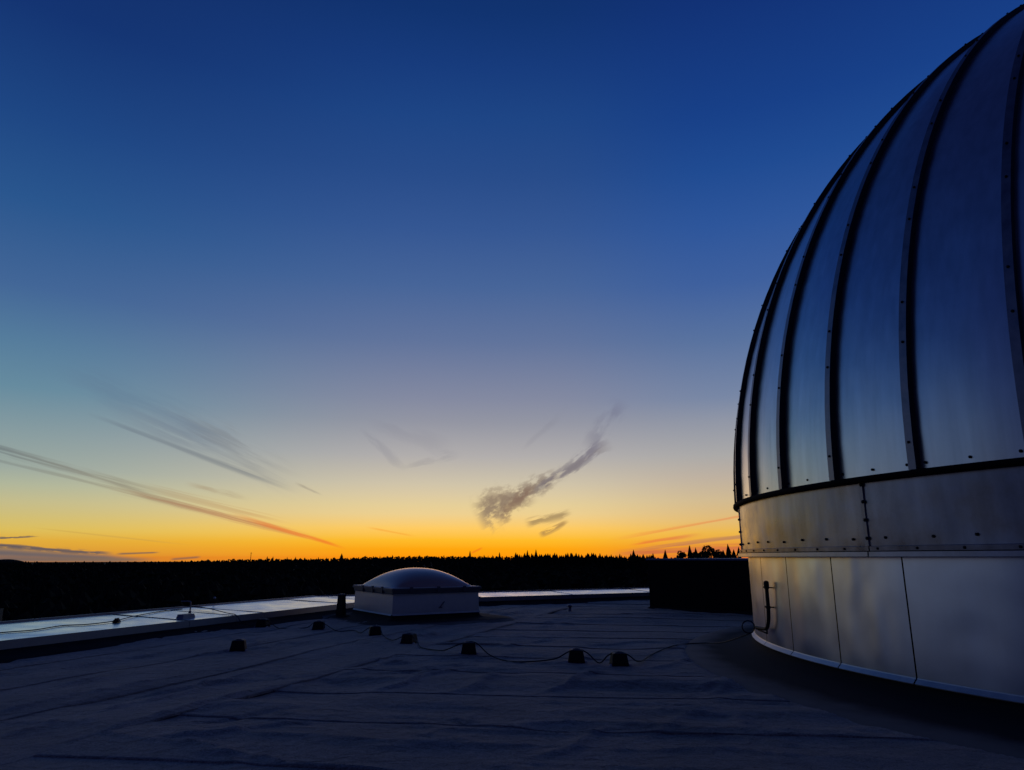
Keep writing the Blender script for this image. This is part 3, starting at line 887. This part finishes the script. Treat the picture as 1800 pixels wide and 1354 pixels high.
cable('roof_cable', [(cx2 - .05, cy2 + .62, .40), (cx2 - .16, cy2 + .9, .30), (cx2 - .24, cy2 + 1.5, .16), rp(cx2 - .30, cy2 + 2.0, .03), rp(3.30, 12.75, .01), rp(3.02, 12.9), rp(2.75, 12.6), rp(2.45, 12.1), rp(2.10, 11.4), rp(1.88, 10.8), rp(1.74, 10.5, .03),
                     (1.62, 10.42, top(7)[2] - .04), top(7), (1.35, 10.5, top(7)[2] - .05), rp(1.22, 10.52, .0), (1.07, 10.68, top(6)[2] - .05), top(6), (.78, 10.74, top(6)[2] - .06), rp(.6, 10.72, .02), rp(.2, 10.62), rp(-.1, 10.85), rp(-.35, 11.3, .02),
                     (-.53, 11.55, top(5)[2] - .03), top(5), (-.84, 11.62, top(5)[2] - .05), rp(-1.05, 11.7, .02), rp(-1.25, 12.0), rp(-1.5, 12.4), rp(-1.62, 12.8, .02), (-1.74, 13.03, top(4)[2] - .05), top(4)],
      .0090, 'long black cable snaking over the roof from the drum wall through the row of blocks', sub=7)
cable('roof_cable', [top(4), (-1.95, 13.2, top(4)[2] - .07), rp(-2.15, 13.4), rp(-2.4, 13.9, .01), (-2.52, 14.24, top(3)[2] - .06), top(3), (-2.78, 14.38, top(3)[2] - .05), rp(-2.95, 14.5), rp(-3.2, 15.0), rp(-3.5, 14.9), (-3.84, 15.24, top(2)[2] - .06), top(2),
                     (-4.12, 15.34, top(2)[2] - .06), rp(-4.3, 15.5), rp(-4.7, 15.4), rp(-5.0, 15.8), (-5.24, 15.96, top(1)[2] - .05), top(1)],
      .0080, 'faint dark cable linking the far blocks left of the skylight', sub=7)

# small vent pipe and short black post
t_ = thing('vent_pipe', (1.62, 20.68, hroof(1.62, 20.68) - .01), 'small capped vent pipe on the roof beyond the cable blocks', 'vent pipe')
v, f = tube([(0, 0, -.03), (0, 0, .02), (0, 0, .13)], [.09, .055, .055], 14); mk('pipe', v, f, M['edge'], t_, True)
v, f = tube([(0, 0, .125), (0, 0, .13), (0, 0, .155), (0, 0, .18)], [.05, .075, .075, .03], 14); mk('cap', v, f, M['edge'], t_, True)
t_ = thing('vent_post', (-4.20, 18.15, 0), 'short square black post beside the left end of the skylight', 'post', rz=R(-25))
v, f = frustum(.20, .17, .14, .13, -.02, .58); mk('shaft', v, f, M['block'], t_)
v, f = frustum(.165, .155, .16, .15, .582, .61); mk('cap', v, f, M['frame'], t_)
v, f = frustum(.8, .8, .28, .22, -.03, .11); mk('flashing', v, f, M['bitumen'], t_, True)

# ------------------------------------------------------------------ skylight
sk = thing('skylight', (-2.73, 16.83, 0), 'domed skylight with clear plastic dome on a square metal curb', 'skylight', rz=math.atan2(.538, .843))
SX, SY = 2.28, 2.45          # local x along the front, local y away
def quadring(x0, x1, y0, y1, z0, ins, z1):
    return [(x0, y0, z0), (x1, y0, z0), (x1, y1, z0), (x0, y1, z0), (x0 + ins, y0 + ins, z1), (x1 - ins, y0 + ins, z1), (x1 - ins, y1 - ins, z1), (x0 + ins, y1 - ins, z1)]
sidef = [(0, 1, 5, 4), (1, 2, 6, 5), (2, 3, 7, 6), (3, 0, 4, 7)]
q = quadring(0, SX, 0, SY, .205, .012, .66)
for k, fc in enumerate(sidef):
    a, b, c, d = (np.array(q[i]) for i in fc)
    nu, nv = 10, 6
    nrm = np.cross(b - a, d - a); nrm = nrm / np.linalg.norm(nrm)
    V_ = []
    for i in range(nu + 1):
        for j in range(nv + 1):
            u, w = i / nu, j / nv
            p = (a * (1 - u) + b * u) * (1 - w) + (d * (1 - u) + c * u) * w
            p = p + nrm * (.010 * math.sin(math.pi * u) ** .5 * math.sin(math.pi * w) ** .5 * (1 + 2 * float(fbm(np.array(u * 3 + k * 5), np.array(w * 2.), 2))))
            V_.append(tuple(p))
    F_ = [(i * (nv + 1) + j, (i + 1) * (nv + 1) + j, (i + 1) * (nv + 1) + j + 1, i * (nv + 1) + j + 1) for i in range(nu) for j in range(nv)]
    cp = mk('curb_panel', V_, F_, M['white'], sk, True)
    out = nrm * .035
    lo = [tuple(a + nrm * .004 + np.array([0, 0, .02])), tuple(b + nrm * .004 + np.array([0, 0, .02])), tuple(b + out - np.array([0, 0, .012])), tuple(a + out - np.array([0, 0, .012]))]
    mk('drip_edge', lo, [(3, 2, 1, 0)], M['white'], cp)
    hi = [tuple(d + nrm * .002 + np.array([0, 0, .012])), tuple(c + nrm * .002 + np.array([0, 0, .012])), tuple(c + nrm * .03 + np.array([0, 0, -.008])), tuple(d + nrm * .03 + np.array([0, 0, -.008]))]
    mk('top_trim', hi, [(3, 2, 1, 0)], M['white'], cp)
# small bracket and stain on the front
v, f = merge([tube([(1.20, -.012, .33), (1.32, -.02, .47)], .012, 6), tube([(1.18, -.012, .34), (1.26, -.02, .335)], .012, 6)])
mk('handle', v, f, M['frame'], sk)
def boxring(x0, x1, y0, y1, z0, z1, t):
    return merge([box(x0, x1, y0, y0 + t, z0, z1), box(x0, x1, y1 - t, y1, z0, z1), box(x0, x0 + t, y0 + t, y1 - t, z0, z1), box(x1 - t, x1, y0 + t, y1 - t, z0, z1)])
v, f = boxring(-.015, SX + .015, -.015, SY + .015, .675, .775, .09); mk('frame', v, f, M['frame'], sk)
v, f = boxring(-.005, SX + .005, -.005, SY + .005, .655, .68, .07); mk('gasket', v, f, M['rubber'], sk)
# acrylic: the pink of the horizon glow is put into its colours
acr = bpy.data.materials.new('clear_acrylic'); acr.use_nodes = True
at = acr.node_tree; at.nodes.clear()
o_ = at.nodes.new('ShaderNodeOutputMaterial')
tr = at.nodes.new('ShaderNodeBsdfTransparent'); tr.inputs[0].default_value = (.94, .84, .80, 1)
tl = at.nodes.new('ShaderNodeBsdfTranslucent'); tl.inputs[0].default_value = (1, .46, .28, 1)
df = at.nodes.new('ShaderNodeBsdfDiffuse'); df.inputs[0].default_value = (1, .50, .32, 1)
gl = at.nodes.new('ShaderNodeBsdfGlossy'); gl.inputs['Roughness'].default_value = .15; gl.inputs[0].default_value = (1, .80, .74, 1)
gr = at.nodes.new('ShaderNodeBsdfGlossy'); gr.inputs['Roughness'].default_value = .42; gr.inputs[0].default_value = (1, .62, .50, 1)
lw = at.nodes.new('ShaderNodeLayerWeight'); lw.inputs[0].default_value = .5
fr = at.nodes.new('ShaderNodeFresnel'); fr.inputs[0].default_value = 1.32
def mixs(f, a, b):
    n = at.nodes.new('ShaderNodeMixShader')
    if isinstance(f, float): n.inputs[0].default_value = f
    else: at.links.new(f, n.inputs[0])
    at.links.new(a, n.inputs[1]); at.links.new(b, n.inputs[2])
    return n.outputs[0]
mr = at.nodes.new('ShaderNodeMapRange'); at.links.new(lw.outputs['Facing'], mr.inputs[0])
mr.inputs[1].default_value, mr.inputs[2].default_value, mr.inputs[3].default_value, mr.inputs[4].default_value = .2, 1.0, .5, .97
scat = mixs(.72, mixs(.6, tl.outputs[0], df.outputs[0]), gr.outputs[0])
body = mixs(mr.outputs[0], tr.outputs[0], scat)
at.links.new(mixs(fr.outputs[0], body, gl.outputs[0]), o_.inputs[0])
def bubble(x0, x1, y0, y1, z0, rise, n=28, flange=0.0):
    V_ = []
    for i in range(n + 1):
        for j in range(n + 1):
            u, w = i / n * 2 - 1, j / n * 2 - 1
            # round the square plan off towards the crown
            h = (max(0, (1 - abs(u) ** 2.2)) * max(0, (1 - abs(w) ** 2.2))) ** .62
            V_.append((x0 + (x1 - x0) * i / n, y0 + (y1 - y0) * j / n, z0 + rise * h))
    F_ = [(i * (n + 1) + j, (i + 1) * (n + 1) + j, (i + 1) * (n + 1) + j + 1, i * (n + 1) + j + 1) for i in range(n) for j in range(n)]
    return V_, F_
v, f = bubble(.10, SX - .10, .10, SY - .10, .79, .44); mk('outer_dome', v, f, acr, sk, True)
v, f = bubble(.16, SX - .16, .16, SY - .16, .785, .37); mk('inner_dome', v, f, acr, sk, True)
v, f = boxring(-.03, SX + .03, -.03, SY + .03, .775, .80, .16); fl = mk('dome_flange', v, f, M['white'], sk)
v, f = boxring(-.045, SX + .045, -.045, SY + .045, .74, .785, .02)
mk('flange_edge', v, f, M['frame'], sk)
for x in (.45, 1.15, 1.85):
    for yy, s in ((-.055, 1), (SY + .01, 1)):
        v, f = box(x - .035, x + .035, yy, yy + .04, .70, .815); mk('clamp', v, f, M['frame'], sk)
for y in (.55, 1.15, 1.8):
    for xx in (-.055, SX + .01):
        v, f = box(xx, xx + .04, y - .035, y + .035, .66, .815); mk('clamp', v, f, M['frame'], sk)
# shaft under the dome
v = [(.1, .1, .6), (SX - .1, .1, .6), (SX - .1, SY - .1, .6), (.1, SY - .1, .6), (.1, .1, .78), (SX - .1, .1, .78), (SX - .1, SY - .1, .78), (.1, SY - .1, .78)]
mk('shaft', v, [(0, 1, 2, 3), (0, 4, 5, 1), (1, 5, 6, 2), (2, 6, 7, 3), (3, 7, 4, 0)], M['pale'], sk)
# bitumen skirt with the shade round the curb painted in
def rr_ring(off, z, n=10):
    pts = []
    r = max(off, .005)
    for cx, cy, a in ((SX, 0, -90), (SX, SY, 0), (0, SY, 90), (0, 0, 180)):
        for k in range(n + 1):
            q = R(a + 90 * k / n)
            pts.append((cx + r * math.cos(q), cy + r * math.sin(q), z))
    return pts
V_, F_ = [], []
prof = [(.0, .215), (.012, .15), (.05, .11), (.15, .085), (.45, .075), (.8, .06), (1.0, -.06)]
for off, z in prof:
    V_ += rr_ring(off, z)
n = len(V_) // len(prof)
for j in range(len(prof) - 1):
    for i in range(n):
        F_.append((j * n + i, (j + 1) * n + i, (j + 1) * n + (i + 1) % n, j * n + (i + 1) % n))
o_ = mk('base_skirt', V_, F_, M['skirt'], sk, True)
shade_fade(o_, [{.8: .75, 1.0: 1, .45: .12}.get(off, 0) for off, z in prof for _ in range(n)])

# ------------------------------------------------------------------ black penthouse block at the far right
ph_ = thing('roof_penthouse', (4.03, 21.55, 0), 'black box-shaped rooftop penthouse between the far parapet and the dome', 'penthouse', rz=math.atan2(-.672, .74))
Wp, Dp, Hp = 7.0, 6.5, 1.455
v, f = box(0, Wp, 0, Dp, -.05, Hp - .05); mk('wall', v, f, M['penthouse'], ph_)
v, f = frustum(Wp + .1, Dp + .1, Wp + .06, Dp + .06, Hp - .048, Hp); mk('roof_slab', [(x + Wp / 2, y + Dp / 2, z) for x, y, z in v], f, M['edge'], ph_)
v, f = frustum(Wp + .35, Dp + .35, Wp, Dp, -.06, .09); mk('base_skirt', [(x + Wp / 2, y + Dp / 2, z) for x, y, z in v], f, M['bitumen'], ph_)

# ------------------------------------------------------------------ land, forest, skyline
prof_x = [(-900, 984), (-400, 983), (0, 985), (150, 986), (300, 985.5), (350, 984), (450, 981.5), (560, 981), (650, 978.5), (730, 977), (880, 978), (950, 979), (1000, 978.5), (1100, 979), (1140, 980), (1200, 980), (1300, 981), (1700, 982)]
azs = [math.degrees(math.atan((x - 900) / 1276.0)) for x, _ in prof_x]
els = [-(y - 979.5) / 1276.0 for _, y in prof_x]
def crest(a):                       # slope of the canopy line seen from the roof
    return float(np.interp(a, azs, els))
CD = 900.0
TREE = 7.0
def groundz(a, D):
    zc = EYE + CD * crest(a) - TREE
    if D < 260: return -11.0
    if D < CD:
        s = (D - 260) / (CD - 260); s = s * s * (3 - 2 * s)
        return -11 + (zc + 11) * s
    if D < 1500:
        s = (D - CD) / 600; s = s * s * (3 - 2 * s)
        return zc + (-38 - zc) * s
    return -38 if D < 3500 else (-70 if D < 10000 else -150)
rings = [0, 25, 60, 120, 260, 400, 550, 700, 820, 900, 980, 1100, 1300, 1500, 3000, 9000, 26000]
V_, F_ = [], []
na = 180
for D in rings:
    for i in range(na):
        a = -180 + 360 * i / na
        V_.append((D * math.sin(R(a)), D * math.cos(R(a)), groundz(a, D)))
for r_ in range(len(rings) - 1):
    for i in range(na):
        q, w = r_ * na + i, r_ * na + (i + 1) % na
        F_.append((q, q + na, w + na, w)[::-1])
gnd = mk('ground', V_, F_, M['ground'], None, True); gnd['kind'] = 'structure'; gnd['label'] = 'dark wooded land around the building, out to the horizon'

def conifer(h, w, lay=5, seg=7, rg=rnd, slim=1.0):
    """spiky layered crown as one mesh, base at z=0"""
    V_, F_ = [], []
    for L in range(lay):
        z0 = h * (.12 + .80 * L / lay); z1 = min(h, z0 + h * (.30 if L < lay - 1 else .4))
        rad = w * (1 - .82 * L / lay) * (.85 + .3 * rg.random())
        a0 = rg.random() * 6
        n = len(V_)
        for k in range(seg * 2):
            q = a0 + math.pi * k / seg
            rr = rad * ((.8 + .4 * rg.random()) if k % 2 == 0 else .38)
            V_.append((rr * math.cos(q), rr * math.sin(q), z0 - (h * .035 * (1 if k % 2 == 0 else -.6)) * (1 + rg.random() * .4)))
        V_.append(((rg.random() - .5) * .02 * h, (rg.random() - .5) * .02 * h, z1))
        for k in range(seg * 2):
            F_.append((n + k, n + (k + 1) % (seg * 2), n + seg * 2))
    return V_, F_
def round_crown(h, w, rg=rnd, n=10):
    V_, F_ = [], []
    for b in range(n):
        cx, cy, cz = (rg.random() - .5) * w * 1.1, (rg.random() - .5) * w * 1.1, h * (.12 + .72 * b / (n - 1))
        r = w * (.28 + .22 * rg.random()) * (1.15 - .45 * b / (n - 1))
        m = len(V_)
        for (x, y, z) in ((1, 0, 0), (-1, 0, 0), (0, 1, 0), (0, -1, 0), (0, 0, 1), (0, 0, -1)):
            V_.append((cx + x * r * (.8 + .4 * rg.random()), cy + y * r * (.8 + .4 * rg.random()), cz + z * r * (.8 + .3 * rg.random())))
        F_ += [(m + a, m + b_, m + c) for a, b_, c in ((0, 2, 4), (2, 1, 4), (1, 3, 4), (3, 0, 4), (2, 0, 5), (1, 2, 5), (3, 1, 5), (0, 3, 5))]
    return V_, F_
rf = random.Random(11)
protos = [conifer(1, .26 + .08 * (i % 3), 4 + i % 2, 5, rf) for i in range(8)] + [round_crown(1, .55, rf, 7) for _ in range(5)]
protos = [(np.array(v), f) for v, f in protos]
VV, FF = [], []
nV = 0
def put_tree(x, y, z, h, kind):
    global nV
    v, f = protos[kind]
    q = rf.random() * 6.28
    c, s = math.cos(q) * h, math.sin(q) * h
    sx = .85 + .4 * rf.random()
    X = (v[:, 0] * c - v[:, 1] * s) * sx + x; Y = (v[:, 0] * s + v[:, 1] * c) * sx + y; Z = v[:, 2] * h + z
    VV.append(np.stack([X, Y, Z], 1)); FF.extend([tuple(i + nV for i in q_) for q_ in f]); nV += len(v)
cnt = 0
while cnt < 9500:
    a = -46 + 76 * rf.random() if rf.random() < .85 else -180 + 360 * rf.random()
    D = 42 * (930 / 42) ** (rf.random() ** .8)
    if D > 905: continue
    x, y = D * math.sin(R(a)), D * math.cos(R(a))
    if abs(a) > 80 and D < 60: continue
    h = TREE * (.8 + .35 * rf.random())
    if D > 700: h = TREE * (.80 + .22 * rf.random())
    put_tree(x, y, groundz(a, D) - .3, h, rf.randrange(8) if rf.random() < .6 else 8 + rf.randrange(5))
    cnt += 1
for k in range(900):          # closed canopy along the crest
    a = -42 + 66 * (k + rf.random()) / 900
    D = 880 + 30 * rf.random()
    put_tree(D * math.sin(R(a)), D * math.cos(R(a)), groundz(a, D) - .3, TREE * (.82 + .30 * rf.random() ** 2.5), rf.randrange(8) if rf.random() < .2 else 8 + rf.randrange(5))
forest = mk('forest', np.concatenate(VV), FF, M['needle'], None)
forest['kind'] = 'stuff'; forest['label'] = 'dark mixed forest reaching to the skyline'

# single spruces that stand clear of the skyline: (print px, height above the canopy px, distance)
def bear(x): return math.degrees(math.atan((x - 900) / 1276.0))
def single_conifer(px, top_y, D, label, w=.24, group=None, lay=7, h=None):
    a = bear(px)
    ztop = EYE + D * (979.5 - top_y) / 1276.0 / math.cos(R(a)) * .99
    gz = groundz(a, D) if D < 1400 else -38
    h = ztop - gz
    root = thing('spruce_tree', (D * math.sin(R(a)), D * math.cos(R(a)), gz), label, 'tree', group)
    v, f = conifer(h * .94, min(h * w, 4.2), lay, 8, rf)
    mk('crown', [(x, y, z + h * .06) for x, y, z in v], f, M['needle'], root)
    v, f = tube([(0, 0, 0), (0, 0, h * .5), (0, 0, h * .97)], [h * .018, h * .012, h * .003], 6)
    mk('trunk', v, f, M['bark'], root)
    return root
single_conifer(600.5, 973.5, 700, 'lone broad conifer poking above the skyline left of the skylight', .30)
single_conifer(826, 968.5, 620, 'tall thin conifer tip on the skyline just left of the puffy cloud', .16)
single_conifer(878, 971, 620, 'pointed conifer tip on the skyline below the puffy cloud', .2)
single_conifer(1114, 967, 420, 'dark conifer with a thin leader on the skyline under the red wisps', .22)
single_conifer(1170, 967, 330, 'slim conifer left of the small round tree near the black penthouse', .2)
single_conifer(1213, 960, 230, 'dark conifer touching the left side of the big round tree', .2)
single_conifer(1224, 963.5, 235, 'second conifer squeezed against the big round tree', .2)
single_conifer(1281, 958.5, 220, 'tallest spruce between the big round tree and the dome', .2, lay=9)
single_conifer(1290, 967, 225, 'low spruce right of the tallest one near the dome', .26)
single_conifer(1272, 968, 225, 'low spruce left of the tallest one near the dome', .26)
single_conifer(1300, 963, 240, 'spruce half hidden by the edge of the dome rail', .2)
single_conifer(942, 966, 520, 'tallest of the row of pointed spruces in the middle of the skyline', .18)
single_conifer(927, 967.5, 520, 'pair mate of the tallest spruce in the skyline row, to its left', .18)
G = 'small spruces along the skyline'
for k in range(64):
    px = 905 + (1150 - 905) * (k + .7 * rf.random()) / 64
    if abs(px - 942) < 2 or abs(px - 927) < 2: continue
    y = 971.3 + 5.6 * rf.random() ** .8 + (1.5 if px > 1060 else 0)
    single_conifer(px, y, 430 + 160 * rf.random(), 'small pointed spruce in the row along the middle skyline', (.26 + .16 * rf.random()), G, lay=5)
for px in (560, 643, 668, 690, 842, 851, 866, 890, 858, 470, 480, 505, 520):
    single_conifer(px, 975.5 + 1.5 * rf.random() + (2.5 if px < 640 else 0), 700, 'tiny conifer tip on the long left skyline', .2, 'tiny conifers on the left skyline', lay=4)

def leafy_tree(px, top_y, D, wpx, label, n=2600, seed=1, elong=1.0):
    rg = random.Random(seed)
    a = bear(px)
    ztop = EYE + D * (979.5 - top_y) / 1276.0
    gz = groundz(a, D)
    h = ztop - gz
    W = wpx / 1276.0 * D
    root = thing('broadleaf_tree', (D * math.sin(R(a)), D * math.cos(R(a)), gz), label, 'tree')
    V_, F_ = [], []
    # lobes
    lobes = []
    ch = min(h * .62, W * 1.0 * elong)
    for k in range(16):
        q = rg.random() * 6.28; rr = W * .5 * math.sqrt(rg.random()) * .72
        zz = ztop - gz - ch * (.12 + .80 * rg.random())
        top_lim = h - .04 * h - (rr / (W * .5)) ** 2 * ch * .40
        zz = min(zz, top_lim - W * .10)
        lobes.append((rr * math.cos(q), rr * math.sin(q), zz, W * (.12 + .10 * rg.random())))
    for k in range(n):
        lx, ly, lz, lr = lobes[rg.randrange(16)]
        while True:
            d = Vector((rg.uniform(-1, 1), rg.uniform(-1, 1), rg.uniform(-1, 1)))
            if d.length < 1: break
        d = d.normalized() * (d.length ** .4)
        p = Vector((lx, ly, lz)) + d * lr
        s = .16 + .22 * rg.random()
        u = Vector((rg.uniform(-1, 1), rg.uniform(-1, 1), rg.uniform(-1, 1))).normalized(); w = u.orthogonal().normalized()
        m = len(V_)
        V_ += [tuple(p + u * s), tuple(p + w * s * .7), tuple(p - u * s), tuple(p - w * s * .7)]
        F_.append((m, m + 1, m + 2, m + 3))
    mk('crown', V_, F_, M['leaf'], root)
    parts = [tube([(0, 0, 0), (.1, 0, h * .3), (0, .1, h * .62)], [h * .03, h * .022, h * .01], 8)]
    for lx, ly, lz, lr in lobes[:9]:
        parts.append(tube([(0, 0, h * .28), (lx * .5, ly * .5, (h * .3 + lz) * .5), (lx, ly, lz)], [h * .014, h * .009, h * .004], 5))
    v, f = merge(parts)
    mk('trunk', v, f, M['bark'], root, True)
leafy_tree(1246, 960.5, 205, 44, 'big round leafy tree silhouetted on the skyline beside the dome', 4200, 3)
leafy_tree(1262, 966, 215, 22, 'smaller leafy tree leaning on the right flank of the big round tree', 1600, 4)
leafy_tree(1197, 968.5, 260, 22, 'small round leafy tree on the skyline above the black penthouse', 1500, 5)
leafy_tree(1222, 970, 250, 20, 'low leafy tree filling the gap left of the big round tree', 1300, 6)

# radio mast on the skyline
t_ = thing('radio_mast', (0, 0, 0), 'thin radio mast on the skyline at the left', 'mast')
a = bear(441); D = 880
t_.location = (D * math.sin(R(a)), D * math.cos(R(a)), groundz(a, D))
hm = EYE + D * (979.5 - 971.5) / 1276 - groundz(a, D)
v, f = tube([(0, 0, 0), (0, 0, hm * .8), (0, 0, hm)], [.35, .28, .1], 6); mk('mast', v, f, M['bark'], t_)
v, f = merge([box(-.9, .9, -.1, .1, hm * .86, hm * .88), box(-.6, .6, -.1, .1, hm * .93, hm * .945)]); mk('antenna', v, f, M['bark'], t_)

# far hill with a pale scar, low on the left
V_, F_ = [], []
D = 3200
a = bear(14)
hx, hy = D * math.sin(R(a)), D * math.cos(R(a))
nr, ns = 8, 36
for j in range(nr + 1):
    for i in range(ns):
        q = 2 * math.pi * i / ns; s = j / nr
        rr = 78 * s
        V_.append((hx + rr * math.cos(q), hy + rr * math.sin(q), -40 + (EYE + D * (979.5 - 982.8) / 1276 + 40) * math.cos(s * math.pi / 2) ** .45 + 1.2 * float(fbm(np.array(rr * .05 + math.cos(q)), np.array(math.sin(q) * 2.), 2))))
for j in range(nr):
    for i in range(ns):
        q, w = j * ns + i, j * ns + (i + 1) % ns
        F_.append((q, w, w + ns, q + ns)[::-1])
hill = mk('hill', V_, F_, M['ground'], None, True); hill['kind'] = 'structure'; hill['label'] = 'small rounded far hill at the left end of the skyline'

# lower building edge beyond the parapet, far left
D = 24
a = -34.6
lb = thing('lower_building', (D * math.sin(R(a)), D * math.cos(R(a)), -11), 'low flat-roofed building with a pale metal edge beyond the left parapet', 'building', rz=R(34.4))
top_z = 10.78
v, f = box(-14, 0, 0, 9, 0, top_z - .12); mk('wall', v, f, M['penthouse'], lb)
v, f = box(-14.05, .05, -.06, .1, top_z - .118, top_z); mk('roof_edge', v, f, M['edge'], lb)
